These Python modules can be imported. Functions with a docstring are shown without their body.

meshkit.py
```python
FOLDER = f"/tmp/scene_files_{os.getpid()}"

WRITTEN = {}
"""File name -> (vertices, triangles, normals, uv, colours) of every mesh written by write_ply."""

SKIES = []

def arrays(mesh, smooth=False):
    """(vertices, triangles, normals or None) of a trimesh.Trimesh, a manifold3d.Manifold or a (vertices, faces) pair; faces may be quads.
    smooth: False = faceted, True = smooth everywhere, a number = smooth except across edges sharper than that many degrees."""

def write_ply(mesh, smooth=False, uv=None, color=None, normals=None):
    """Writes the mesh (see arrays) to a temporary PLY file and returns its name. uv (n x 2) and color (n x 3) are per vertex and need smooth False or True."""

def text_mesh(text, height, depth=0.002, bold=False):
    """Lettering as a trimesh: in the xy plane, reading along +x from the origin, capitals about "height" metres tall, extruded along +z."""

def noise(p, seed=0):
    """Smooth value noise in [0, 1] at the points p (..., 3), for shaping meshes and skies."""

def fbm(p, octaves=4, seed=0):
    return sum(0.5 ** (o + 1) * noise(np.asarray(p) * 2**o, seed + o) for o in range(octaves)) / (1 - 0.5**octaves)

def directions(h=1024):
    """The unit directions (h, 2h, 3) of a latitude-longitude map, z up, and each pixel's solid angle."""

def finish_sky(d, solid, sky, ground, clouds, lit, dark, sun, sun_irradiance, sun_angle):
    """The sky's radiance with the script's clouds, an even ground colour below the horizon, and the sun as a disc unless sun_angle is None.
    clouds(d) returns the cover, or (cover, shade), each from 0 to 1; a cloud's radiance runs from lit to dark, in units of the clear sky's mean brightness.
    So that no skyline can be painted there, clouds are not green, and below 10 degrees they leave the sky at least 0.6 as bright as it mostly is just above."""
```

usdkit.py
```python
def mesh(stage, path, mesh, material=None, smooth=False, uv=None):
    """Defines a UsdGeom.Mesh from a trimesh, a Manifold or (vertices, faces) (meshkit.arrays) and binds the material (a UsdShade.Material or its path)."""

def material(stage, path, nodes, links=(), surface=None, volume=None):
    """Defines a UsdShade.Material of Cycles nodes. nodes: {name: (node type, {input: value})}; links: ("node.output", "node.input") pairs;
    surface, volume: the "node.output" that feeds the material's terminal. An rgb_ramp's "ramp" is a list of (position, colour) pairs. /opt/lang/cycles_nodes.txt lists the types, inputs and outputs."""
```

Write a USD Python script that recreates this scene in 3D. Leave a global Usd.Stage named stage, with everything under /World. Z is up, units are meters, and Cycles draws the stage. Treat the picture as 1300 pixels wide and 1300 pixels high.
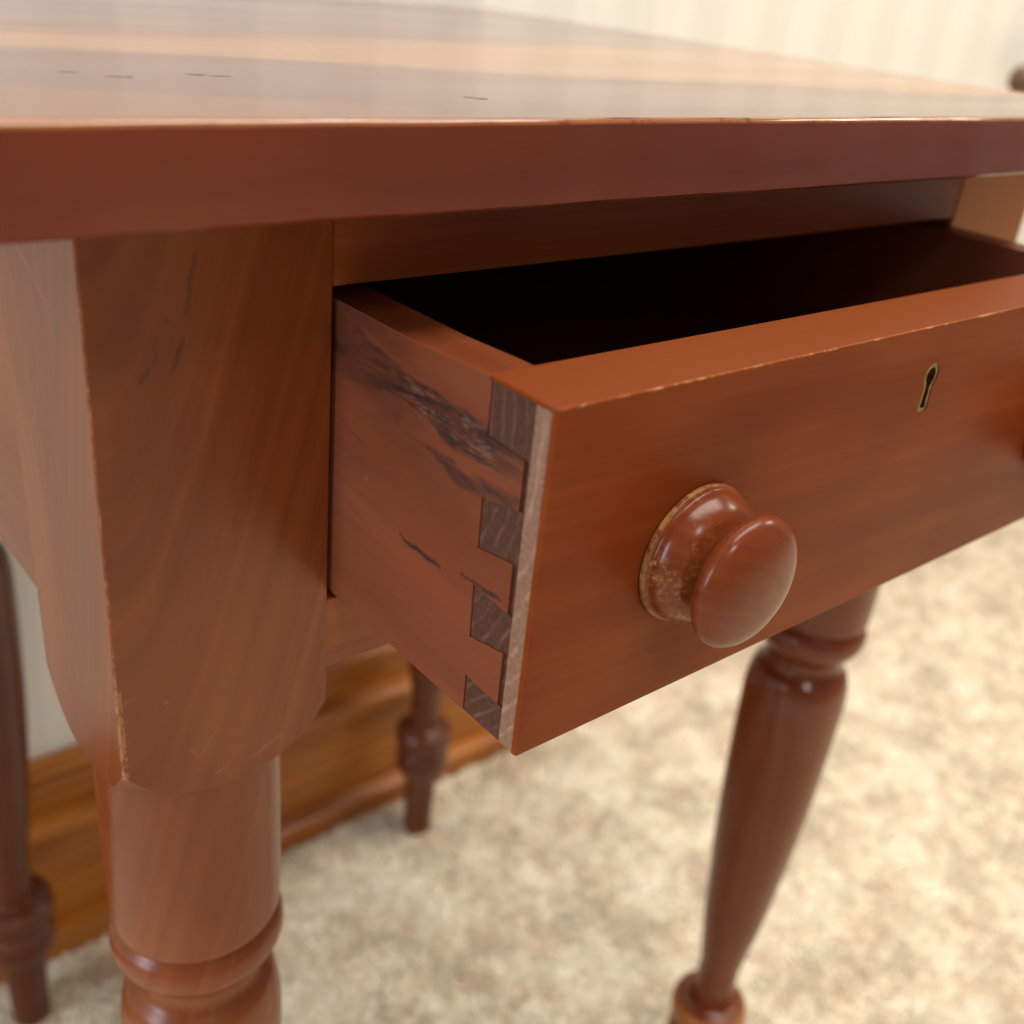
import math
import numpy as np
import trimesh
import manifold3d as m3
import usdkit
import meshkit
from pxr import Usd, UsdGeom, UsdLux, UsdShade, Gf, Sdf, Vt

stage = Usd.Stage.CreateInMemory()
UsdGeom.SetStageUpAxis(stage, UsdGeom.Tokens.z)
UsdGeom.SetStageMetersPerUnit(stage, 1.0)
UsdGeom.Xform.Define(stage, "/World")
UsdGeom.Scope.Define(stage, "/World/Looks")
ZO = 0.663            # underside of the table top above the floor; shapes below are written from that level

# ------------------------------------------------------------------ camera
CAM = (-0.0698, -0.2167, 0.0478 + ZO)
YAW, PITCH, ROLL, FPX = 0.7326, 0.4761, 0.1090, 1341.0
fw = np.array([math.sin(YAW) * math.cos(PITCH), math.cos(YAW) * math.cos(PITCH), -math.sin(PITCH)])
rt = np.array([math.cos(YAW), -math.sin(YAW), 0.0])
up = np.cross(rt, fw)
c, s = math.cos(ROLL), math.sin(ROLL)
rt, up = c * rt + s * up, -s * rt + c * up
cam = UsdGeom.Camera.Define(stage, "/World/camera")
cam.AddTransformOp().Set(Gf.Matrix4d(*rt, 0, *up, 0, *(-fw), 0, *CAM, 1))
cam.CreateHorizontalApertureAttr(36.0)
cam.CreateVerticalApertureAttr(36.0)
cam.CreateFocalLengthAttr(FPX / 1300 * 36)
cam.CreateFStopAttr(FPX / 1300 * 36 / 4.0)
cam.CreateFocusDistanceAttr(0.262)
cam.CreateClippingRangeAttr(Gf.Vec2f(0.02, 100))
cam.CreateExposureAttr(0.0)


# ------------------------------------------------------------------ light
def rect(name, pos, target, w, h, color, inten):
    l = UsdLux.RectLight.Define(stage, "/World/" + name)
    l.CreateWidthAttr(w), l.CreateHeightAttr(h), l.CreateColorAttr(Gf.Vec3f(*color)), l.CreateIntensityAttr(inten)
    p, t = np.array(pos, float), np.array(target, float)
    z = (p - t) / np.linalg.norm(p - t)
    x = np.cross([0, 0, 1.0], z)
    x = x / np.linalg.norm(x) if np.linalg.norm(x) > 1e-6 else np.array([1.0, 0, 0])
    y = np.cross(z, x)
    l.AddTransformOp().Set(Gf.Matrix4d(*x, 0, *y, 0, *z, 0, *p, 1))


rect("ceiling_glow", (0.70, -0.30, 2.45), (0.70, -0.30, 0), 1.9, 0.8, (1.0, 0.94, 0.84), 12.5)
rect("lamp_glow", (1.75, -0.38, 1.6), (0.9, 0.15, 0.0), 0.30, 0.30, (1.0, 0.84, 0.64), 22.0)
rect("window_glow", (-2.2, 0.0, 1.15), (0.1, 0.0, 0.55), 0.5, 1.1, (0.74, 0.85, 1.0), 17.0)
rect("ceiling_fixture_glow", (-0.40, -1.5, 2.35), (0.1, -0.1, 0.6), 0.34, 0.34, (1.0, 0.93, 0.84), 26.0)
dome = UsdLux.DomeLight.Define(stage, "/World/room_glow")
dome.CreateColorAttr(Gf.Vec3f(1.0, 0.90, 0.78)), dome.CreateIntensityAttr(0.10)


DY = -0.0812          # face of the open drawer


# ------------------------------------------------------------------ material helper
class G:
    def __init__(self):
        self.n, self.l, self.k = {}, [], 0

    def add(self, kind, **inp):
        self.k += 1
        name = f"n{self.k}"
        vals = {}
        for a, b in inp.items():
            if isinstance(b, str) and b.startswith("@"):
                self.l.append((b[1:], f"{name}.{a}"))
            else:
                vals[a] = b
        self.n[name] = (kind, vals)
        return name

    def m(self, op, a, b=0.0, c=0.0, clamp=False):
        return "@" + self.add("math", math_type=op, value1=a, value2=b, value3=c, use_clamp=clamp) + ".value"

    def mix(self, fac, a, b, kind="mix"):
        return "@" + self.add("mix", mix_type=kind, fac=fac, color1=a, color2=b) + ".color"

    def noise(self, vec, scale, detail=2.0, rough=0.5, out="fac", dist=0.0):
        return "@" + self.add("noise_texture", dimensions="3D", vector=vec, scale=scale, detail=detail, roughness=rough, distortion=dist) + "." + out

    def ramp(self, fac, stops):
        return "@" + self.add("rgb_ramp", ramp=stops, fac=fac) + ".color"

    def rng(self, v, a, b, c=0.0, d=1.0):
        return "@" + self.add("map_range", range_type="linear", value=v, from_min=a, from_max=b, to_min=c, to_max=d, clamp=True) + ".result"

    def done(self, name, surface):
        return usdkit.material(stage, "/World/Looks/" + name, self.n, self.l, surface=surface)


def wood(name, along, pith=(0.0, 0.0), cone=0.0, freq=160.0, cols=((.15, .038, .012), (.25, .066, .020), (.33, .10, .032)),
         rough=0.30, warp=0.004, spec=0.5, coat=0.0, wear=0.5, wear_col=(.40, .20, .10), mark_col=(.035, .016, .013), light_col=None,
         fib=1.0, wr=0.0012, contrast=1.0, worn_knob=None, bump=1.0, sap_or_shade=None, blot=0.55, mottle=0.3):
    g = G()
    geo = g.add("geometry")
    pos = "@" + geo + ".position"
    sx = g.add("separate_xyz", vector=pos)
    ax = {"x": 0, "y": 1, "z": 2}[along]
    xyz = [f"@{sx}.{q}" for q in "xyz"]
    u, v = [xyz[i] for i in range(3) if i != ax]
    w = xyz[ax]
    stretch = [1.0, 1.0, 1.0]
    stretch[ax] = 0.12
    pl = "@" + g.add("mapping", mapping_type="point", vector=pos, scale=tuple(stretch)) + ".vector"
    stretch[ax] = 0.03
    pf = "@" + g.add("mapping", mapping_type="point", vector=pos, scale=tuple(stretch)) + ".vector"
    wv = g.m("multiply", g.m("subtract", g.noise(pl, 34.0, 2.0), 0.5), warp * 2)
    du, dv = g.m("subtract", u, pith[0]), g.m("subtract", v, pith[1])
    r = g.m("sqrt", g.m("add", g.m("multiply", du, du), g.m("multiply", dv, dv)))
    r = g.m("add", g.m("add", r, g.m("multiply", w, cone)), wv)
    ring = "@" + g.add("noise_texture", dimensions="1D", w=g.m("multiply", r, freq), scale=1.0, detail=3.0, roughness=0.6) + ".fac"
    fibre = g.noise(pf, 620.0, 3.0, 0.65)
    blotch = g.noise(pl, 22.0, 2.0)
    tone = g.m("add", g.m("multiply", g.m("subtract", ring, 0.5), 1.15 * contrast), g.m("multiply", g.m("subtract", fibre, 0.5), 0.55 * fib))
    tone = g.m("add", g.m("add", tone, g.m("multiply", g.m("subtract", blotch, 0.5), blot)), 0.5)
    col = g.ramp(tone, [(0.12, cols[0]), (0.5, cols[1]), (0.88, cols[2])])
    deep = g.noise("@" + g.add("mapping", mapping_type="point", vector=pos, location=(1.3, 0.7, 2.1), scale=tuple(0.45 if k_ == ax else 1.0 for k_ in range(3))) + ".vector", 24.0, 2.0, 0.5)
    col = g.mix(g.rng(deep, 0.46, 0.66, 0.0, mottle), col, tuple(q * m_ for q, m_ in zip(cols[0], (1.0, 0.72, 0.6))))
    col = g.mix(g.rng(deep, 0.50, 0.34, 0.0, mottle * 0.6), col, tuple(q * m_ for q, m_ in zip(cols[2], (1.05, 1.15, 0.95))))
    # short dark pores and flecks along the grain
    stretch[ax] = 0.10
    pk = "@" + g.add("mapping", mapping_type="point", vector=pos, scale=tuple(stretch)) + ".vector"
    fleck = g.rng(g.noise(pk, 420.0, 1.0), 0.70, 0.82, 0.0, 0.35)
    col = g.mix(fleck, col, cols[0])
    if sap_or_shade:
        at = "@" + g.add("attribute", attribute="sap_or_shade") + ".fac"  # second colour by vertex
        col = g.mix(g.m("multiply", at, 0.85), col, g.mix(tone, sap_or_shade[0], sap_or_shade[1]))
    # marks painted on the mesh: dark stains, pale scratches
    mk = "@" + g.add("attribute", attribute="mark") + ".fac"
    col = g.mix(mk, col, mark_col)
    sc = "@" + g.add("attribute", attribute="scratch") + ".fac"
    col = g.mix(sc, col, wear_col)
    if wear > 0:
        edge = "@" + g.add("attribute", attribute="edge") + ".fac"
        nz = g.rng(g.noise(pos, 150.0, 5.0, 0.75), 0.60 - 0.25 * wear, 0.74 - 0.25 * wear)
        col = g.mix(g.m("multiply", edge, nz), col, wear_col)
    if worn_knob:
        y0, y1 = worn_knob
        band = g.m("multiply", g.rng(xyz[1], y0, y0 + 0.003), 1.0)
        nz = g.rng(g.noise(pos, 620.0, 6.0, 0.8), 0.50, 0.64)
        big = g.m("multiply", g.rng(g.noise(pos, 110.0, 1.0), 0.42, 0.60), g.rng(xyz[0], 0.112, 0.100))
        rim = g.m("multiply", g.rng(xyz[1], y1 - 0.0021, y1 - 0.0012), g.rng(g.noise(pos, 300.0, 4.0, 0.7), 0.36, 0.56))
        rim = g.m("multiply", rim, g.rng(xyz[0], 0.1225, 0.108, 0.05, 1.0))
        f = g.m("maximum", g.m("multiply", g.m("multiply", band, nz), big), rim, clamp=True)
        col = g.mix(g.m("multiply", f, 0.65), col, (.42, .24, .075))
    ro = g.rng(blotch, 0.3, 0.7, rough - 0.04, rough + 0.06)
    extra = {}
    if bump > 0:
        extra["normal"] = "@" + g.add("bump", height=fibre, strength=0.10 * bump, distance=0.0003) + ".normal"
    p = g.add("principled_bsdf", base_color=col, roughness=ro, specular_ior_level=spec, coat_weight=coat, coat_roughness=0.10, **extra)
    return g.done(name, p + ".BSDF")


def endgrain(name, base, line, center, freq=330.0, rough=0.42, polish=0.5, amount=0.8, grain=1.0):
    g = G()
    geo = g.add("geometry")
    pos = "@" + geo + ".position"
    sx = g.add("separate_xyz", vector=pos)
    wv = g.m("multiply", g.m("subtract", g.noise(pos, 60.0, 2.0), 0.5), 0.004)
    du, dv = g.m("subtract", f"@{sx}.y", center[0]), g.m("subtract", f"@{sx}.z", center[1])
    r = g.m("add", g.m("sqrt", g.m("add", g.m("multiply", du, du), g.m("multiply", dv, dv))), wv)
    r = g.m("add", r, g.m("multiply", g.m("subtract", g.noise("@" + g.add("mapping", mapping_type="point", vector=pos, scale=(1.0, 1.0, 1.0), location=(5.0, 2.0, 1.0)) + ".vector", 190.0, 2.0), 0.5), 0.0016))
    sn = g.m("sine", g.m("multiply", r, freq * 2 * math.pi))
    ln = g.rng(sn, 0.55, 1.0)
    gr = g.noise(pos, 900.0, 3.0, 0.6)
    fac = g.m("multiply", g.m("multiply", ln, amount), g.rng(g.noise(pos, 230.0, 3.0, 0.6), 0.34, 0.66))
    dark = g.mix(g.rng(gr, 0.35, 0.65), tuple((1 - 0.28 * grain) * x for x in base), tuple((1 + 0.2 * grain) * x for x in base))
    col = g.mix(fac, dark, line)
    bmp = "@" + g.add("bump", height=g.m("add", gr, g.m("multiply", ln, 0.6)), strength=0.25 * grain, distance=0.0003) + ".normal"
    p = g.add("principled_bsdf", base_color=col, roughness=rough, specular_ior_level=polish, normal=bmp)
    return g.done(name, p + ".BSDF")


# ------------------------------------------------------------------ prim helpers
used = {}


def numbered(path):
    k = used.get(path, 0)
    used[path] = k + 1
    return path if k == 0 else f"{path}_{k:03d}"


origin = {}


def thing(name, label, cat, loc=(0, 0, 0), group=None, kind=None):
    p = numbered("/World/" + name)
    x = UsdGeom.Xform.Define(stage, p)
    x.AddTranslateOp().Set(Gf.Vec3d(*loc))
    o = x.GetPrim()
    o.SetCustomDataByKey("label", label)
    if cat:
        o.SetCustomDataByKey("category", cat)
    if group:
        o.SetCustomDataByKey("group", group)
    if kind:
        o.SetCustomDataByKey("kind", kind)
    origin[p] = np.array(loc, float)
    return p


def obj(name, mesh, mat, parent="/World", smooth=35, label=None, attrs=None, table=True):
    """One mesh; shapes are given in room coordinates (table=True: from the level of the table top's underside)."""
    v, f, n = meshkit.arrays(mesh, smooth)
    v = np.array(v, float)
    p = numbered(f"{parent}/{name}")
    at = {}
    if attrs:
        for key, fn in attrs.items():
            at[key] = fn(v)
    shift = np.array([0, 0, ZO if table else 0.0]) - origin.get(parent, np.zeros(3))
    origin[p] = origin.get(parent, np.zeros(3))
    m = UsdGeom.Mesh.Define(stage, p)
    m.CreatePointsAttr(Vt.Vec3fArray.FromNumpy((v + shift).astype(np.float32)))
    m.CreateFaceVertexCountsAttr(Vt.IntArray.FromNumpy(np.full(len(f), 3, np.int32)))
    m.CreateFaceVertexIndicesAttr(Vt.IntArray.FromNumpy(f.astype(np.int32).ravel()))
    m.CreateSubdivisionSchemeAttr("none")
    if n is not None:
        m.CreateNormalsAttr(Vt.Vec3fArray.FromNumpy(n.astype(np.float32)))
        m.SetNormalsInterpolation("vertex")
    for key, val in at.items():
        UsdGeom.PrimvarsAPI(m).CreatePrimvar(key, Sdf.ValueTypeNames.FloatArray, "vertex").Set(Vt.FloatArray.FromNumpy(np.asarray(val, np.float32)))
    UsdShade.MaterialBindingAPI.Apply(m.GetPrim()).Bind(mat)
    if label:
        m.GetPrim().SetCustomDataByKey("label", label)
    return p


def box(x0, x1, y0, y1, z0, z1, r=0.0008, seg=12):
    """Box with rounded arrises."""
    if r <= 0:
        return m3.Manifold.cube((x1 - x0, y1 - y0, z1 - z0)).translate((x0, y0, z0))
    b = m3.Manifold.sphere(r, seg)
    return m3.Manifold.batch_hull([b.translate((x, y, z)) for x in (x0 + r, x1 - r) for y in (y0 + r, y1 - r) for z in (z0 + r, z1 - r)])


def lathe(profile, seg=64, fine=None):
    """Solid of revolution about z from (radius, z) pairs running upwards."""
    pr = np.array(profile, float)
    if fine:
        from scipy.interpolate import PchipInterpolator
        t = np.r_[0, np.cumsum(np.hypot(*np.diff(pr, axis=0).T))]
        tt = np.linspace(0, t[-1], fine)
        pr = np.c_[np.interp(tt, t, pr[:, 0]), np.interp(tt, t, pr[:, 1])] if fine < 0 else np.c_[PchipInterpolator(t, pr[:, 0])(tt), PchipInterpolator(t, pr[:, 1])(tt)]
    ring = np.linspace(0, 2 * np.pi, seg, endpoint=False)
    v = [(0, 0, pr[0, 1])] + [(r * math.cos(a), r * math.sin(a), z) for r, z in pr for a in ring] + [(0, 0, pr[-1, 1])]
    f = []
    n = len(pr)
    idx = lambda i, j: 1 + i * seg + j % seg
    for j in range(seg):
        f.append((0, idx(0, j + 1), idx(0, j)))
        f.append((1 + n * seg, idx(n - 1, j), idx(n - 1, j + 1)))
    for i in range(n - 1):
        for j in range(seg):
            f.append((idx(i, j), idx(i, j + 1), idx(i + 1, j + 1)))
            f.append((idx(i, j), idx(i + 1, j + 1), idx(i + 1, j)))
    return trimesh.Trimesh(np.array(v), np.array(f), process=False)


def tm(m):
    q = m.to_mesh()
    return trimesh.Trimesh(np.array(q.vert_properties[:, :3]), np.array(q.tri_verts), process=False)


def seg_mask(P, a, b, w, taper=True):
    """Soft mask of a stroke from a to b, half width w, in a plane."""
    a, b = np.array(a, float), np.array(b, float)
    d = b - a
    q3 = np.c_[P * 260, np.zeros(len(P))]
    P = P + np.c_[meshkit.fbm(q3, 3, 31) - 0.5, meshkit.fbm(q3, 3, 32) - 0.5] * (2.2 * w + 0.0006)
    t = np.clip(((P - a) @ d) / (d @ d), 0, 1)
    q = np.linalg.norm(P - (a + t[:, None] * d), axis=1)
    ww = w * (np.sqrt(np.clip(4 * t * (1 - t), 0.02, 1)) if taper else 1.0)
    return np.clip(1.6 - q / ww, 0, 1)


# ------------------------------------------------------------------ table measures
W, B, XL, YB = 0.060, 0.1533, 0.3445, 0.390          # leg square, block length, right leg's left face, back of the rear legs
O, T = 0.0355, 0.019                                  # front overhang and thickness of the top
R1, R2, R3 = 0.0250, 0.1134, 0.1373                   # drawer opening and lower rail below the top's underside
XD0, XD1 = 0.0612, 0.3443

CH = dict(cols=((.130, .028, .0065), (.200, .046, .0105), (.265, .072, .018)))
M_top = wood("cherry_tabletop", "x", pith=(0.10, ZO - 0.03), freq=260, rough=0.13, coat=0.2, contrast=0.35, fib=0.35, wear=1.1, wear_col=(.30, .115, .040),
             cols=((.105, .015, .006), (.150, .022, .008), (.195, .034, .012)), sap_or_shade=((.28, .105, .030), (.38, .165, .052)), mark_col=(.022, .012, .011), bump=0.4)
M_legf = wood("cherry_leg_cathedral", "z", pith=(0.000, 0.022), cone=-0.26, freq=230, rough=0.29, spec=0.32, wear=0.5, contrast=0.58, fib=0.25, warp=0.0030, blot=0.7, mottle=0.45, bump=0.5,
              wear_col=(.42, .20, .10), **CH)
M_leg = wood("cherry_leg", "z", pith=(XL + 0.09, -0.02), cone=-0.1, freq=240, rough=0.22, spec=0.36, wear=0.0, contrast=0.4, fib=0.4, bump=0,
             sap_or_shade=((.38, .12, .018), (.50, .18, .035)), cols=((.10, .020, .006), (.15, .032, .009), (.20, .048, .013)))
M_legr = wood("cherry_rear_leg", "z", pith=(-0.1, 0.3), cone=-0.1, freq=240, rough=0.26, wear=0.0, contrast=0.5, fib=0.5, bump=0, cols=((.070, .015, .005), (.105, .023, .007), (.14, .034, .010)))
M_rail = wood("cherry_rail", "x", pith=(0.05, ZO + 0.05), freq=240, rough=0.36, wear=0.0, spec=0.3, contrast=0.6, fib=0.7, bump=0, cols=((.17, .036, .009), (.26, .062, .014), (.33, .090, .021)))
M_apron = wood("cherry_apron", "y", pith=(-0.08, ZO - 0.05), freq=240, rough=0.34, wear=0.0, contrast=0.6, bump=0, **CH)
M_front = wood("cherry_drawer_front", "x", pith=(-0.03, ZO - 0.16), cone=0.03, freq=150, rough=0.34, spec=0.07, wear=0.45, contrast=0.34, fib=0.45, blot=0.7, mottle=0.5,
               cols=((.130, .023, .0048), (.200, .041, .0080), (.265, .067, .0130)), wear_col=(.42, .19, .075), sap_or_shade=((.125, .027, .007), (.185, .047, .014)))
M_side = wood("cherry_drawer_side", "y", pith=(0.16, ZO - 0.05), cone=0.04, freq=150, rough=0.38, spec=0.22, wear=0.0, wear_col=(.32, .20, .15), contrast=0.6, fib=0.7, blot=0.9,
              cols=((.135, .034, .0155), (.185, .050, .0225), (.235, .067, .030)), mark_col=(.030, .017, .017), sap_or_shade=((.10, .020, .006), (.15, .034, .009)))
M_knob = wood("cherry_knob", "y", pith=(0.09, ZO - 0.10), freq=260, rough=0.25, spec=0.24, wear=0.0, warp=0.003, contrast=0.6, fib=0.6, bump=0.5,
              cols=((.095, .017, .005), (.15, .029, .0075), (.20, .045, .012)), worn_knob=(-0.0925, -0.0812))
M_pin = endgrain("dovetail_end_grain", (.078, .030, .019), (.16, .080, .052), (0.01, ZO - 0.033), freq=270, amount=0.75, polish=0.3)
M_lap = endgrain("front_end_grain_lit", (.235, .122, .078), (.38, .23, .155), (0.01, ZO - 0.033), freq=230, rough=0.34, amount=0.85, grain=0.8)  # same end grain as the pins, coloured paler as if catching light
M_inner = wood("drawer_inside", "x", pith=(0.1, ZO - 0.3), freq=160, rough=0.5, wear=0.0, bump=0, cols=((.16, .05, .018), (.22, .075, .026), (.28, .10, .036)))

table = thing("wooden_table", "small reddish cherry wood table with turned legs and its drawer pulled open", "table", (0.2, 0.2, 0.0))

# ---- top
def top_mesh():
    x0, x1, y0, y1, r = -0.072, XL + W + 0.0262, -O, 0.415, 0.0015
    # cross-section rounded along the front and sides, gridded finely where the camera looks closely
    xs = np.unique(np.r_[x0 + r, np.arange(-0.03, 0.125, 0.0006), np.linspace(0.125, x1 - r, 40), np.linspace(x0 + r, -0.03, 8)])
    ys = np.unique(np.r_[np.arange(y0 + r, 0.034, 0.0006), np.linspace(0.034, y1 - r, 70)])
    X, Y = np.meshgrid(xs, ys, indexing="ij")
    wob = lambda x: 0.00035 * np.sin(x * 61) + 0.0002 * np.sin(x * 173 + 1)
    prof = [(0.0, T)]
    a = np.linspace(np.pi / 2, 0, 5)[1:]
    prof = [(r - r * math.cos(q), T - r + r * math.sin(q)) for q in a[::1]]     # inset from the outer edge, level
    rings = [(r - r * math.cos(q), T - r + r * math.sin(q)) for q in a] + [(0.0, 0.0007), (0.0007, 0.0)]
    nx, ny = len(xs), len(ys)
    V = [np.c_[X.ravel(), Y.ravel(), np.full(X.size, T)]]
    F = []
    i, j = np.meshgrid(np.arange(nx - 1), np.arange(ny - 1), indexing="ij")
    q = (i * ny + j).ravel()
    F.append(np.c_[q, q + ny, q + ny + 1]), F.append(np.c_[q, q + ny + 1, q + 1])
    loop = np.r_[np.arange(nx) * ny, (nx - 1) * ny + np.arange(1, ny), np.arange(nx - 2, -1, -1) * ny + ny - 1, np.arange(ny - 2, 0, -1)]
    base = V[0][loop]
    prev, off = loop, X.size
    for inset, z in rings:
        d = r - inset
        nv = base.copy()
        nv[:, 0] += np.where(np.isclose(base[:, 0], xs[0]), -d, 0) + np.where(np.isclose(base[:, 0], xs[-1]), d, 0)
        nv[:, 1] += np.where(np.isclose(base[:, 1], ys[0]), -d + wob(base[:, 0]), 0) + np.where(np.isclose(base[:, 1], ys[-1]), d, 0)
        nv[:, 2] = z
        V.append(nv)
        cur = off + np.arange(len(loop))
        nxt, pn = np.roll(cur, -1), np.roll(prev, -1)
        F.append(np.c_[prev, cur, nxt]), F.append(np.c_[prev, nxt, pn])
        prev, off = cur, off + len(loop)
    V.append(np.array([[(x0 + x1) / 2, (y0 + y1) / 2, 0.0]]))
    F.append(np.c_[prev, np.full(len(prev), off), np.roll(prev, -1)])
    v, f = np.vstack(V), np.vstack(F)
    top = np.isclose(v[:, 2], T)
    dent = np.zeros(len(v))
    for (a0, b0, c0, w0) in ((0.0165, 0.0185, 0.0215, .0010), (0.036, 0.0255, 0.0405, .0016), (0.0405, 0.0235, 0.046, .0007), (0.0905, -0.0062, 0.0960, .0012),
                             (0.008, 0.0245, 0.012, .0005), (0.182, -0.004, 0.187, .0008)):
        dent = np.maximum(dent, seg_mask(v[:, :2], (a0, b0), (c0, b0 - 0.0006), w0))
    v[top, 2] -= 0.00025 * dent[top]
    return trimesh.Trimesh(v, f, process=False), None


def top_sap(v):
    x, y = v[:, 0], v[:, 1]
    nz = (meshkit.fbm(np.c_[x * 9, y * 90, v[:, 2] * 3], 3, 5) - 0.5) * 0.020
    lo = np.interp(x, [-.07, .007, .065, .139, .272, .45], [.066, .060, .056, .036, .022, .005]) + nz
    hi = np.interp(x, [-.07, .026, .105, .247, .352, .45], [.12, .130, .142, .168, .19, .23]) + nz * 1.6
    s = np.clip((y - lo) / 0.016, 0, 1) * np.clip((hi - y) / 0.03, 0, 1)
    s2 = np.clip((0.008 - 0.25 * (x + 0.02) - y) / 0.006, 0, 1) * np.clip((0.075 - x) / 0.03, 0, 1) * 0.4
    return np.where(v[:, 2] > T - 0.0014, np.clip(np.maximum(s, s2), 0, 1), 0.0)


def top_mark(v):
    out = np.zeros(len(v))
    for (a0, b0, c0, w0) in ((0.0165, 0.0185, 0.0215, .0009), (0.036, 0.0255, 0.0405, .0015), (0.0405, 0.0235, 0.046, .0006), (0.0905, -0.0062, 0.0960, .0010),
                             (0.008, 0.0245, 0.012, .0004), (0.182, -0.004, 0.187, .0006)):
        out = np.maximum(out, seg_mask(v[:, :2], (a0, b0), (c0, b0 - 0.0006), w0))
    heart = (1 - 0.9 * np.clip(top_sap(v), 0, 1)) * (0.62 - 0.45 * meshkit.fbm(np.c_[v[:, 0] * 6, v[:, 1] * 55, v[:, 2] * 0], 3, 14))
    return np.where(v[:, 2] > T - 0.0003, np.maximum(out * 0.9, heart), 0.0)


obj("tabletop", top_mesh()[0], M_top, table, smooth=40, attrs={"sap_or_shade": top_sap, "mark": top_mark, "edge": lambda v: np.where((v[:, 2] < T - 0.0001) & (v[:, 2] > T - 0.0012) & ((v[:, 1] < -O + 0.0013) | (v[:, 0] > XL + W + 0.0245) | (v[:, 1] > 0.413)), 0.75, 0.0)})

# ---- legs
TURN = [(0.0118, -0.663), (0.0126, -0.660), (0.0128, -0.640), (0.0142, -0.600), (0.0146, -0.594), (0.0190, -0.5905), (0.0222, -0.584), (0.0232, -0.576), (0.0222, -0.568),
        (0.0203, -0.5640), (0.0222, -0.560), (0.0243, -0.5550), (0.0247, -0.5505), (0.0240, -0.5460), (0.0226, -0.5430), (0.0208, -0.5415), (0.0165, -0.5412), (0.0136, -0.5400), (0.0128, -0.535), (0.0128, -0.510),
        (0.0141, -0.498), (0.0180, -0.467), (0.0215, -0.428), (0.0238, -0.400), (0.0258, -0.365), (0.0268, -0.335), (0.0274, -0.310), (0.0276, -0.292), (0.0268, -0.281), (0.0245, -0.2735),
        (0.0210, -0.270), (0.0197, -0.266), (0.0200, -0.262), (0.0235, -0.2585), (0.0268, -0.2535), (0.0283, -0.2495), (0.0284, -0.2465), (0.0276, -0.2435), (0.0262, -0.2415), (0.0250, -0.2405), (0.0248, -0.2395), (0.0262, -0.2388),
        (0.0272, -0.2375), (0.0275, -0.215), (0.0276, -0.190), (0.0276, -0.160)]
_rl = [(0.0276, -0.1668), (0.0292, -0.1655), (0.0335, -0.1622), (0.0375, -0.1575), (0.0405, -0.1525), (0.0422, -0.1490), (0.0432, -0.1450), (0.0445, -0.13), (0.0445, 0.01)]


def leg_mesh(cx, cy, fine=None, seg=72):
    turn = lathe(TURN, seg, 260)
    cut = lathe(_rl, 96)
    cutm = m3.Manifold(m3.Mesh(np.array(cut.vertices, np.float32), np.array(cut.faces, np.uint32)))
    blk = box(-W / 2, W / 2, -W / 2, W / 2, -0.18, -0.0003, 0.0007, 12) ^ cutm
    if fine:
        blk = blk.refine_to_length(fine)
    m = trimesh.util.concatenate([tm(blk), turn])
    m.apply_translation((cx, cy, 0))
    return m


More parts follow.
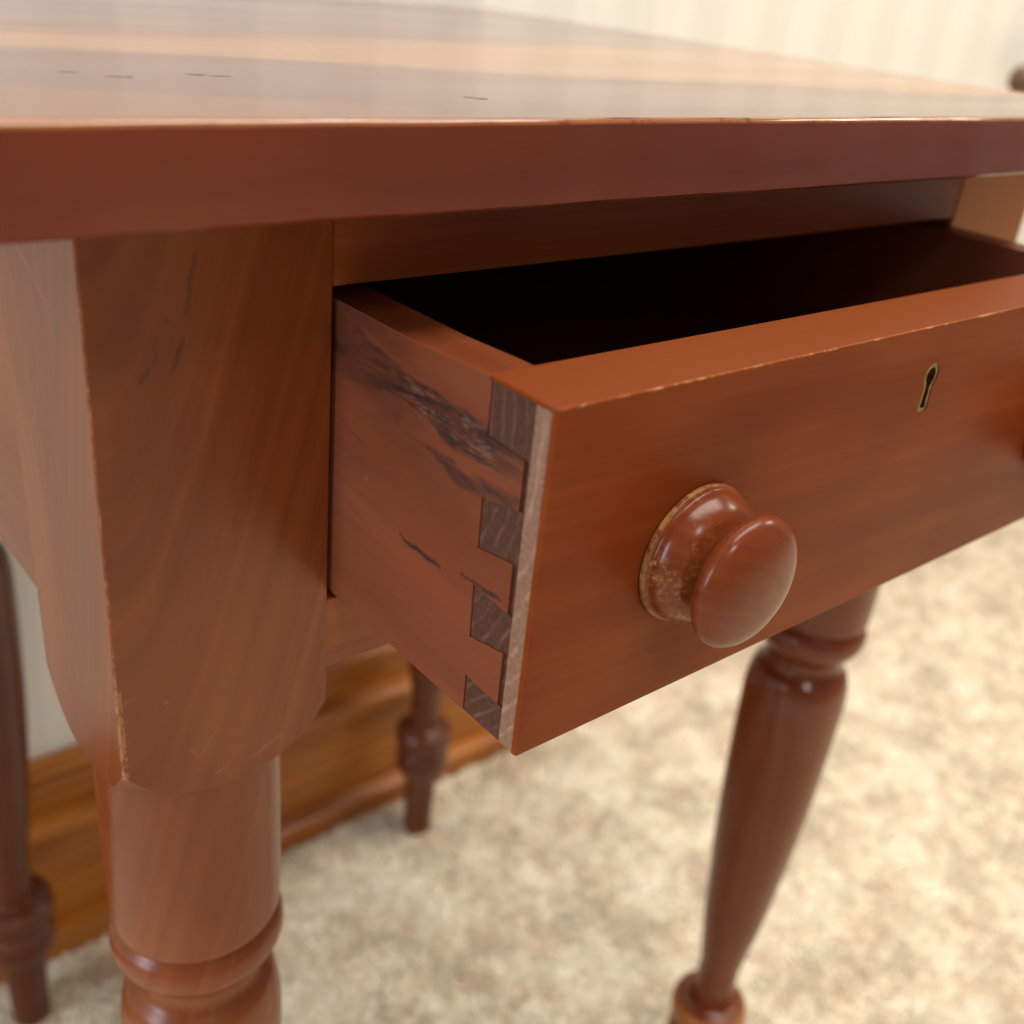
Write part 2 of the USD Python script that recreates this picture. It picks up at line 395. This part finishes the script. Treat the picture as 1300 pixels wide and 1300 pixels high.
def leg_mark(v):
    P = v[:, [0, 2]]
    on = v[:, 1] < 0.0005
    out = np.zeros(len(v))
    for a, b, w in (((.0257, -.0145), (.0224, -.0275), .00035), ((.0219, -.0335), (.0186, -.0405), .00055), ((.0140, -.0385), (.0116, -.0425), .00040),
                    ((.0182, -.0275), (.0178, -.0295), .0004), ((.0158, -.0345), (.0146, -.038), .0003)):
        out = np.maximum(out, seg_mask(P, a, b, w) * 0.55)
    out = np.where(on, out, 0)
    side = v[:, 0] < 0.0005
    dot = np.clip(1.5 - np.hypot(v[:, 1] - 0.0355, v[:, 2] + 0.0645) / 0.0007, 0, 1)
    return np.maximum(out, np.where(side, dot * 0.8, 0))


def leg_scratch(v):
    P = v[:, [0, 2]]
    on = (v[:, 1] < 0.0008) & (v[:, 2] > -0.175)
    out = np.zeros(len(v))
    for a, b, w in (((.001, -.1262), (.006, -.1250), .00022), ((.0125, -.1292), (.0127, -.1308), .00045), ((.018, -.1475), (.021, -.1520), .0003), ((.021, -.1520), (.0265, -.1440), .00025),
                    ((.025, -.1600), (.029, -.1590), .00045), ((.036, -.1590), (.047, -.1545), .0004)):
        out = np.maximum(out, seg_mask(P, a, b, w) * 0.22)
    out = np.where(on, out, 0)
    # chipped arris low on the block
    n = meshkit.fbm(v * 900, 3, 4)
    arr = (np.hypot(v[:, 0] - 0.0004, v[:, 1] - 0.0004) < 0.0006 + 0.0009 * n) & (v[:, 2] < -0.122) & (n > 0.44)
    P2 = v[:, [1, 2]]
    s = np.where(v[:, 0] < 0.0005, seg_mask(P2, (0.058, -0.012), (0.018, -0.030), 0.0002) * 0.35, 0)
    return np.maximum(np.maximum(out, arr * 0.5), s)


obj("leg", leg_mesh(W / 2, W / 2, 0.0007, 96), M_legf, table, attrs={"mark": leg_mark, "scratch": leg_scratch, "edge": lambda v: 0.55 * ((v[:, 0] > 0.00005) & (v[:, 0] < 0.0006) & (v[:, 1] > 0.00005) & (v[:, 1] < 0.0006))}, label="near front leg with dented cathedral grain and chipped corner")
obj("leg", leg_mesh(XL + W / 2, W / 2, 0.006), M_leg, table, attrs={"sap_or_shade": lambda v: np.maximum(np.where(v[:, 1] < 0.002, np.clip((v[:, 2] + 0.125) / 0.04, 0, 1), 0.0), 0.75 * ((v[:, 2] < -0.5425) & (v[:, 2] > -0.553)))}, label="front leg with paler orange block beside the open drawer")  # sapwood on the front block; paler band on the foot ring
obj("leg", leg_mesh(W / 2 + 0.006, YB - W / 2), M_legr, table)
obj("leg", leg_mesh(XL + W / 2, YB - W / 2), M_legr, table)

# ---- rails and aprons
obj("drawer_rail", box(W - 0.002, XL + 0.002, 0.0006, 0.022, -R1, -0.0002, 0.0006), M_rail, table, label="upper rail above the drawer opening")
obj("drawer_rail", box(W - 0.002, XL + 0.002, 0.0006, 0.045, -R3, -R2 - 0.0005, 0.0008), M_rail, table, label="lower rail below the drawer opening")
obj("side_apron", box(0.0042, 0.024, W - 0.002, YB - W + 0.002, -0.134, -0.0002, 0.0008), M_apron, table)
obj("side_apron", box(XL + W - 0.024, XL + W - 0.0042, W - 0.002, YB - W + 0.002, -0.134, -0.0002, 0.0008), M_apron, table)
obj("back_apron", box(W - 0.002, XL + 0.002, YB - 0.024, YB - 0.0042, -0.134, -0.0002, 0.0008), M_rail, table)

# ---- drawer
ZT, ZB = -0.0265, -0.1119
drawer = obj("drawer", trimesh.util.concatenate([tm(box(XD0 + 0.006, XD1 - 0.006, DY + 0.018, 0.29, -0.1005, -0.0945, 0)), tm(box(XD0 + 0.0134, XD1 - 0.0134, 0.272, 0.284, -0.0945, ZT - 0.004, 0.0006))]), M_inner, table,
             label="drawer pulled open, dark inside")
PINS = [[(-.0608, ZT + 0.001), (-.0748, ZT + 0.001), (-.0748, -.0406), (-.0608, -.0398)],
        [(-.0610, -.0543), (-.0748, -.0520), (-.0748, -.0645), (-.0612, -.0667)],
        [(-.0608, -.0765), (-.0748, -.0777), (-.0748, -.0874), (-.0612, -.0903)],
        [(-.0612, -.1013), (-.0748, -.1022), (-.0748, ZB - 0.001), (-.0612, ZB - 0.001)]]
XS = 0.0129                                            # thickness of the drawer sides


def yz_prism(poly, x0, x1):
    """Extrudes a polygon given in (y, z) along x."""
    q = m3.CrossSection([np.array(poly, float)], m3.FillRule.NonZero)
    return q.extrude(x1 - x0).transform([[0, 0, 1, x0], [1, 0, 0, 0], [0, 1, 0, 0]])


def side_parts(x0, x1):
    tails = yz_prism([(-.0731, ZT - .0004), (-.0731, ZB + .0004), (0.02, ZB + .0004), (0.02, ZT - 0.0016), (-0.035, ZT - 0.0015), (-0.055, ZT - 0.0006)], x0, x1)
    for p in PINS:
        c0 = np.mean(p, axis=0)
        big = [tuple(c0 + (np.array(a) - c0) * 1.0 + np.sign(np.array(a) - c0) * 0.00012) for a in p]
        tails = tails - yz_prism(big, x0 - 0.01, x1 + 0.01)
    back = yz_prism([(0.0201, ZT - 0.0016), (0.0201, ZB + .0004), (0.29, ZB + .0004), (0.29, ZT - 0.0016)], x0, x1)
    return tails, back


def streak(v):
    """Dark figure and torn grain on the left drawer side, and the thin cracks below it."""
    y, z = v[:, 1], v[:, 2]
    P = np.c_[y, z]
    on = v[:, 0] < XD0 + 0.0006
    n1 = meshkit.fbm(np.c_[y * 60, z * 420, y * 0 + 1.0], 4, 3)
    n2 = meshkit.fbm(np.c_[y * 170 - z * 60, z * 1300, y * 0 + 4.0], 3, 8)
    n3 = meshkit.fbm(np.c_[y * 40, z * 200, y * 0 + 9.0], 3, 12)
    c1 = np.interp(y, [-.078, -.073, -.061, -.0445, -.0276, -.012, 0.0], [-.0440, -.0435, -.0425, -.0420, -.0405, -.0375, -.035])
    h1 = np.interp(y, [-.078, -.072, -.060, -.045, -.030, -.015, 0.0], [.0020, .0034, .0050, .0052, .0040, .0060, .0100])
    c2 = np.interp(y, [-.0745, -.066, -.054, -.040, -.030, -.018], [-.0500, -.0510, -.0530, -.0510, -.0495, -.047])
    h2 = np.interp(y, [-.0745, -.066, -.054, -.043, -.034, -.018], [.0012, .0018, .0020, .0016, .0009, .0001])
    w = (n1 - 0.5) * 0.0060
    m1 = np.clip((h1 - np.abs(z - c1 + w)) / 0.0011, 0, 1)
    m2 = np.clip((h2 - np.abs(z - c2 + w * 0.7)) / 0.0008, 0, 1)
    fade1 = np.interp(y, [-.0735, -.066, -.03, -.012, 0.0], [0.35, 0.85, 1.0, 0.60, 0.5])
    m = np.maximum(m1 * fade1, m2 * 0.85) * np.clip(0.80 + (n2 - 0.5) * 1.6, 0, 1)
    broad = np.clip((n3 - 0.46) * 3.4, 0, 1) * np.interp(y, [-.06, -.02, 0.0], [0.05, 0.4, 0.7]) * np.interp(z, [-.075, -.045], [0.25, 1])
    m = np.maximum(m, broad)
    for a, b, wd in (((-.0305, -.0781), (-.0490, -.0787), .00055), ((-.0555, -.0760), (-.0722, -.0752), .0004), ((-.0585, -.0757), (-.0640, -.0752), .00022), ((-.006, -.0795), (-.019, -.0835), .00022),
                     ((-.001, -.058), (-.014, -.0615), .0003), ((-.060, -.0640), (-.066, -.0622), .0002)):
        m = np.maximum(m, seg_mask(P, a, b, wd) * (1.0 if wd > .00032 else 0.4))
    return np.where(on, np.clip(m, 0, 1), 0)


def streak_pale(v):
    y, z = v[:, 1], v[:, 2]
    on = v[:, 0] < XD0 + 0.0006
    n = meshkit.fbm(np.c_[y * 300, z * 2100, y * 0 + 2.0], 3, 21)
    c1 = np.interp(y, [-.073, -.061, -.0445, -.0276], [-.0435, -.0425, -.0420, -.0405])
    m = np.clip((n - 0.60) * 7, 0, 1) * np.clip((0.005 - np.abs(z - c1)) / 0.002, 0, 1) * np.interp(y, [-.068, -.06, -.035, -.028], [0.4, 1, 1, 0])
    dot = np.clip(1.5 - np.hypot(y + 0.0155, z + 0.0695) / 0.0004, 0, 1) * 0.8
    return np.where(on, np.maximum(m * 0.30, dot * 0.7), 0)


tails, back = side_parts(XD0, XD0 + XS)
ref = tm(tails.refine_to_length(0.00065))
# the torn grain is rough: roughen the face there
sm = streak(np.array(ref.vertices))
side_top = lambda v: np.clip((v[:, 2] - (ZT - 0.0022)) / 0.0004, 0, 1) * (v[:, 0] > XD0 + 0.0001)  # top edge coloured darker to hold back the light from above
obj("drawer_side", trimesh.util.concatenate([ref, tm(back)]), M_side, drawer, smooth=30, attrs={"mark": streak, "scratch": streak_pale, "sap_or_shade": side_top}, label="left drawer side with a dark torn streak and dovetails")
t2, b2 = side_parts(XD1 - XS, XD1)
obj("drawer_side", trimesh.util.concatenate([tm(t2), tm(b2)]), M_side, drawer, smooth=30, attrs={"sap_or_shade": side_top})
kx, kz = 0.1107, -0.0716
keyx, keyz = 0.2016, -0.0440
# keyhole outline in (x, z)
a = np.linspace(-0.95, np.pi + 0.95, 40)
KH = [(0.0023 * math.cos(q), 0.0026 * math.sin(q) + 0.0025) for q in a] + [(-0.0010, -0.0018), (-0.0014, -0.0072), (0.0014, -0.0072), (0.0010, -0.0018)]


def xz_prism(cs, y0, y1, ox, oz):
    return cs.extrude(y1 - y0).transform([[1, 0, 0, ox], [0, 0, -1, y1], [0, 1, 0, oz]])


khole = m3.CrossSection([np.array(KH)], m3.FillRule.NonZero)
if khole.area() < 0:
    khole = m3.CrossSection([np.array(KH)[::-1]], m3.FillRule.NonZero)
outer = khole.offset(0.0012, m3.JoinType.Round)
front = box(XD0, XD1, DY, DY + 0.0218, ZB, ZT, 0.0006, 12)
strip_w = 0.0064
front = front - box(XD0 - 0.001, XD0 + XS + 0.0002, DY + strip_w, DY + 0.03, ZB - 0.001, ZT - 0.0011, 0)      # rebate that takes the tails
front = front - box(XD1 - XS - 0.0002, XD1 + 0.001, DY + strip_w, DY + 0.03, ZB - 0.001, ZT + 0.001, 0)
front = front - xz_prism(outer, DY - 0.001, DY + 0.0025, keyx, keyz) - xz_prism(khole, DY - 0.001, DY + 0.0036, keyx, keyz)
front = front - box(XD0 - 0.001, XD0 + 0.0012, DY + 0.0016, DY + 0.03, ZB - 0.001, ZT - 0.0010, 0)             # seat of the end-grain strip


def front_scratch(v):
    P = v[:, [0, 2]]
    out = np.zeros(len(v))
    for p, w in (((0.1115, -0.0375), .0005), ((0.2110, -0.1035), .0007)):
        out = np.maximum(out, np.clip(1.5 - np.linalg.norm(P - p, axis=1) / w, 0, 1) * 0.7)
    return out


obj("drawer_front", front, M_front, drawer, smooth=30, attrs={"sap_or_shade": lambda v: 1.0 * (v[:, 2] > ZT - 0.00005), "edge": lambda v: 1.0 * ((v[:, 1] > DY + 0.00005) & (v[:, 1] < DY + 0.00055) & (v[:, 2] < ZT - 0.00005) & (v[:, 2] > ZT - 0.00055))})  # top face toned down in colour against the ceiling light; worn front edge
for k, pp in enumerate(PINS):
    cl = [(y, min(max(z, ZB + 0.0003), ZT - 0.0012)) for y, z in pp]
    obj("dovetail_pin", yz_prism([(cl[0][0] - .0001, cl[0][1]), (DY + strip_w + 0.00005, cl[1][1]), (DY + strip_w + 0.00005, cl[2][1]), (cl[3][0] - .0001, cl[3][1])], XD0 + 0.0003, XD0 + XS), M_pin, drawer, smooth=False)
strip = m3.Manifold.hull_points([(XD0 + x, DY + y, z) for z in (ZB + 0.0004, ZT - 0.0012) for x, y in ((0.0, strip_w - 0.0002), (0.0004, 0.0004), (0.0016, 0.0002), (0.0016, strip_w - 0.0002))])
obj("end_grain_strip", strip.refine_to_length(0.002), M_lap, drawer, smooth=False, label="end grain strip at the edge of the drawer front, coloured pale for the light it catches")
shoulder_box = box(XD0 + 0.0008, XD0 + XS, DY + strip_w - 0.0001, DY + 0.0081, ZB + 0.0006, ZT - 0.0012, 0)  # dark end grain filling the gap behind the strip
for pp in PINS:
    shoulder_box = shoulder_box - yz_prism([(y, z) for y, z in pp], XD0 - 0.01, XD0 + 0.05)
obj("lap_shoulder", shoulder_box, M_pin, drawer, smooth=False, label="dark shoulder between dovetails and end grain strip")
brass_g = G()
gp = "@" + brass_g.add("geometry") + ".position"
bc = brass_g.mix(brass_g.rng(brass_g.noise(gp, 700.0, 3.0), 0.35, 0.65), (.16, .10, .035), (.36, .245, .10))
bp = brass_g.add("principled_bsdf", base_color=bc, metallic=1.0, roughness=0.38)
M_brass = brass_g.done("aged_brass", bp + ".BSDF")
obj("escutcheon", trimesh.util.concatenate([tm(xz_prism(outer.offset(-0.0001) - khole.offset(-0.00015), DY + 0.0002, DY + 0.0024, keyx, keyz)), tm(xz_prism(khole.offset(-0.0001), DY + 0.0026, DY + 0.0034, keyx, keyz))]), M_brass, drawer, smooth=30, label="thin aged brass keyhole liner")
KNOB = [(0.0174, 0.0), (0.0179, 0.0004), (0.0179, 0.0013), (0.0174, 0.0018), (0.0170, 0.0022), (0.0167, 0.0040), (0.0155, 0.0066), (0.0138, 0.0087), (0.0114, 0.0100), (0.0096, 0.0111), (0.0092, 0.0119), (0.0096, 0.0126),
        (0.0130, 0.0131), (0.0150, 0.0137), (0.0161, 0.0146), (0.0166, 0.0158), (0.0165, 0.0170), (0.0158, 0.0183), (0.0141, 0.0197), (0.0112, 0.0210), (0.0075, 0.0219), (0.0040, 0.0223), (0.0004, 0.0225)]



def knob_mesh(x):
    m = lathe(KNOB, 96, 150)
    m.apply_transform(trimesh.transformations.rotation_matrix(np.pi / 2, [1, 0, 0]))
    m.apply_translation((x, DY - 0.0001, kz))
    return m


obj("knob", knob_mesh(kx), M_knob, drawer, smooth=40, label="turned knob with finish rubbed off its collar")
obj("knob", knob_mesh(2 * 0.2028 - kx), M_knob, drawer, smooth=40)

# ------------------------------------------------------------------ setting
g = G()
gp = "@" + g.add("geometry") + ".position"
n1 = g.noise(gp, 17.0, 2.0, 0.55)
n2 = g.noise(gp, 62.0, 2.0, 0.6)
n3 = g.noise(gp, 260.0, 1.0, 0.6)
t = g.m("add", g.m("add", g.m("multiply", g.m("subtract", n1, 0.5), 1.8), g.m("multiply", g.m("subtract", n2, 0.5), 1.6)), g.m("add", g.m("multiply", g.m("subtract", n3, 0.5), 0.6), 0.5))
cc = g.ramp(t, [(0.08, (.60, .51, .39)), (0.36, (.74, .64, .49)), (0.58, (.84, .75, .58)), (0.92, (.92, .85, .71))])
hue = g.noise("@" + g.add("mapping", mapping_type="point", vector=gp, location=(3.1, 1.7, 0.0)) + ".vector", 34.0, 2.0, 0.6)
cc = g.mix(g.rng(hue, 0.54, 0.68, 0.0, 0.45), cc, (.70, .52, .37))
cc = g.mix(g.rng(hue, 0.46, 0.34, 0.0, 0.40), cc, (.62, .58, .44))
pb = g.add("principled_bsdf", base_color=cc, roughness=0.95, specular_ior_level=0.1, sheen_weight=0.15)
M_carpet = g.done("beige_carpet", pb + ".BSDF")

g = G()
gp = "@" + g.add("geometry") + ".position"
sx = g.add("separate_xyz", vector=gp)
w1 = g.m("sine", g.m("multiply", f"@{sx}.x", 2 * math.pi / 0.086))
w2 = g.m("sine", g.m("multiply", f"@{sx}.x", 2 * math.pi / 0.0215))
st = g.m("add", g.rng(w1, -0.25, 0.25), g.m("multiply", g.rng(w2, 0.2, 0.8), 0.35))
wc = g.mix(g.rng(st, 0.0, 1.35), (.785, .765, .71), (.85, .83, .775))
wc = g.mix(g.rng(g.noise(gp, 3.0, 3.0), 0.35, 0.7, 0, 0.25), wc, (.74, .69, .60))
pb = g.add("principled_bsdf", base_color=wc, roughness=0.65, specular_ior_level=0.3)
M_wall = g.done("striped_wallpaper", pb + ".BSDF")


def structure(name, mesh, mat, label, smooth=35):
    p = obj(name, mesh, mat, "/World", smooth, label, table=False)
    q = stage.GetPrimAtPath(p)
    q.SetCustomDataByKey("kind", "structure")
    return p


YW0 = 0.425
structure("carpet", m3.Manifold.cube((6.5, 5.5, 0.02)).translate((-2.5, -4.4, -0.02)), M_carpet, "beige mottled short pile carpet under the table")
# the cut pile: tufts of short leaning yarns
rng = np.random.default_rng(7)


def tuft(seed):
    r = np.random.default_rng(seed)
    out = []
    for k in range(4):
        a, lean = r.uniform(0, 2 * np.pi), r.uniform(0.0008, 0.0026)
        bx, by = r.uniform(-0.0014, 0.0014, 2)
        h = r.uniform(0.0030, 0.0050)
        lo, hi = [], []
        for q in range(4):
            t_ = q * np.pi / 2 + a
            lo.append((bx + 0.0013 * math.cos(t_), by + 0.0013 * math.sin(t_), 0.0))
            hi.append((bx + lean * math.cos(a) + 0.0015 * math.cos(t_), by + lean * math.sin(a) + 0.0015 * math.sin(t_), h))
        out.append(m3.Manifold.hull_points(lo + hi + [(bx + lean * math.cos(a), by + lean * math.sin(a), h + 0.0010)]))
    return trimesh.util.concatenate([tm(q) for q in out])


pile = UsdGeom.PointInstancer.Define(stage, "/World/carpet_pile")
pq = pile.GetPrim()
pq.SetCustomDataByKey("kind", "stuff"), pq.SetCustomDataByKey("label", "short beige cut pile of the carpet"), pq.SetCustomDataByKey("category", "carpet pile")
origin["/World/carpet_pile"] = np.zeros(3)
protos = [obj("tuft", tuft(k), M_carpet, "/World/carpet_pile", smooth=60, table=False) for k in range(4)]
step = 0.0042
gx, gy = np.meshgrid(np.arange(-0.15, 1.85, step), np.arange(-0.42, YW0 - 0.03, step), indexing="ij")
pts = np.c_[gx.ravel(), gy.ravel()] + rng.uniform(-0.0016, 0.0016, (gx.size, 2))
n = len(pts)
pile.CreatePrototypesRel().SetTargets([Sdf.Path(p) for p in protos])
pile.CreateProtoIndicesAttr(Vt.IntArray.FromNumpy(rng.integers(0, 4, n).astype(np.int32)))
pile.CreatePositionsAttr(Vt.Vec3fArray.FromNumpy(np.c_[pts, np.full(n, -0.0005)].astype(np.float32)))
th = rng.uniform(0, np.pi, n)
pile.CreateOrientationsAttr(Vt.QuathArray([Gf.Quath(float(math.cos(q)), 0.0, 0.0, float(math.sin(q))) for q in th]))
sc_ = (0.8 + 0.45 * meshkit.fbm(np.c_[pts * 70, np.zeros(n)], 3, 2))[:, None] * np.array([1.0, 1.0, 1.0])
pile.CreateScalesAttr(Vt.Vec3fArray.FromNumpy(sc_.astype(np.float32)))

YW = 0.425
structure("wall", m3.Manifold.cube((6.5, 0.1, 2.6)).translate((-2.5, YW, -0.02)), M_wall, "pale cream striped wallpapered wall behind the table")

M_base = wood("golden_oak_trim", "x", pith=(0.35, 0.30), cone=0.02, freq=170, rough=0.30, wear=0.0, contrast=1.1, bump=0, cols=((.24, .068, .009), (.40, .130, .016), (.54, .205, .030)))
bb = thing("baseboard", "golden brown stained wooden baseboard with stepped mouldings along the wall", "baseboard", (0.2, YW, 0.0))


def yz_run(poly, x0=-2.4, x1=3.9):
    q = m3.CrossSection([np.array(poly, float)], m3.FillRule.NonZero)
    return q.extrude(x1 - x0).transform([[0, 0, 1, x0], [1, 0, 0, 0], [0, 1, 0, 0]])


def ccw(p):
    p = np.array(p)
    a = np.sum(p[:, 0] * np.roll(p[:, 1], -1) - np.roll(p[:, 0], -1) * p[:, 1])
    return p if a > 0 else p[::-1]


arc = lambda cy, cz, r, a0, a1, n=8: [(cy + r * math.cos(q), cz + r * math.sin(q)) for q in np.linspace(a0, a1, n)]
obj("board", yz_run(ccw([(YW, 0.0), (YW - 0.013, 0.0), (YW - 0.013, 0.118), (YW, 0.118)])), M_base, bb, table=False)
obj("cap_moulding", yz_run(ccw([(YW, 0.1182), (YW - 0.020, 0.1182)] + arc(YW - 0.020, 0.1262, 0.008, -np.pi / 2, -np.pi * 1.5)[1:] + [(YW - 0.011, 0.136)] + [(YW - 0.0105, 0.150), (YW - 0.011, 0.163)] + arc(YW - 0.010, 0.169, 0.006, -np.pi * 0.75, -np.pi * 1.5) + [(YW, 0.175)])), M_base, bb, table=False)
obj("shoe_moulding", yz_run(ccw([(YW - 0.0132, 0.0), (YW - 0.0272, 0.0), (YW - 0.0272, 0.012)] + arc(YW - 0.0192, 0.016, 0.008, np.pi, np.pi / 2) + [(YW - 0.0132, 0.026)])), M_base, bb, table=False)

# ------------------------------------------------------------------ rail on the wall; only its rounded end shows at the right
M_dark = wood("dark_walnut", "x", pith=(0.0, 0.0), freq=120, rough=0.3, wear=0.0, bump=0, cols=((.075, .033, .012), (.12, .055, .020), (.17, .08, .030)))
rail_x, rail_y, rail_z = 1.128, 0.384, ZO - 0.010
wr_ = thing("wall_rail", "dark brown wooden rail with a rounded end on the cream wall at the right edge", "rail", (rail_x, YW, rail_z))
prof = [(0.0005, 0.0), (0.006, 0.0008), (0.011, 0.0035), (0.0145, 0.008), (0.016, 0.0135), (0.016, 0.02), (0.016, 1.6)]
m = lathe(prof, 40)
m.apply_transform(trimesh.transformations.rotation_matrix(np.pi / 2, [0, 1, 0]))
m.apply_translation((rail_x, rail_y, rail_z))
obj("handrail", m, M_dark, wr_, table=False)
for bx in (rail_x + 0.35, rail_x + 1.2):
    obj("bracket", box(bx - 0.012, bx + 0.012, rail_y + 0.012, YW - 0.0005, rail_z - 0.05, rail_z - 0.012, 0.004), M_brass, wr_, table=False)
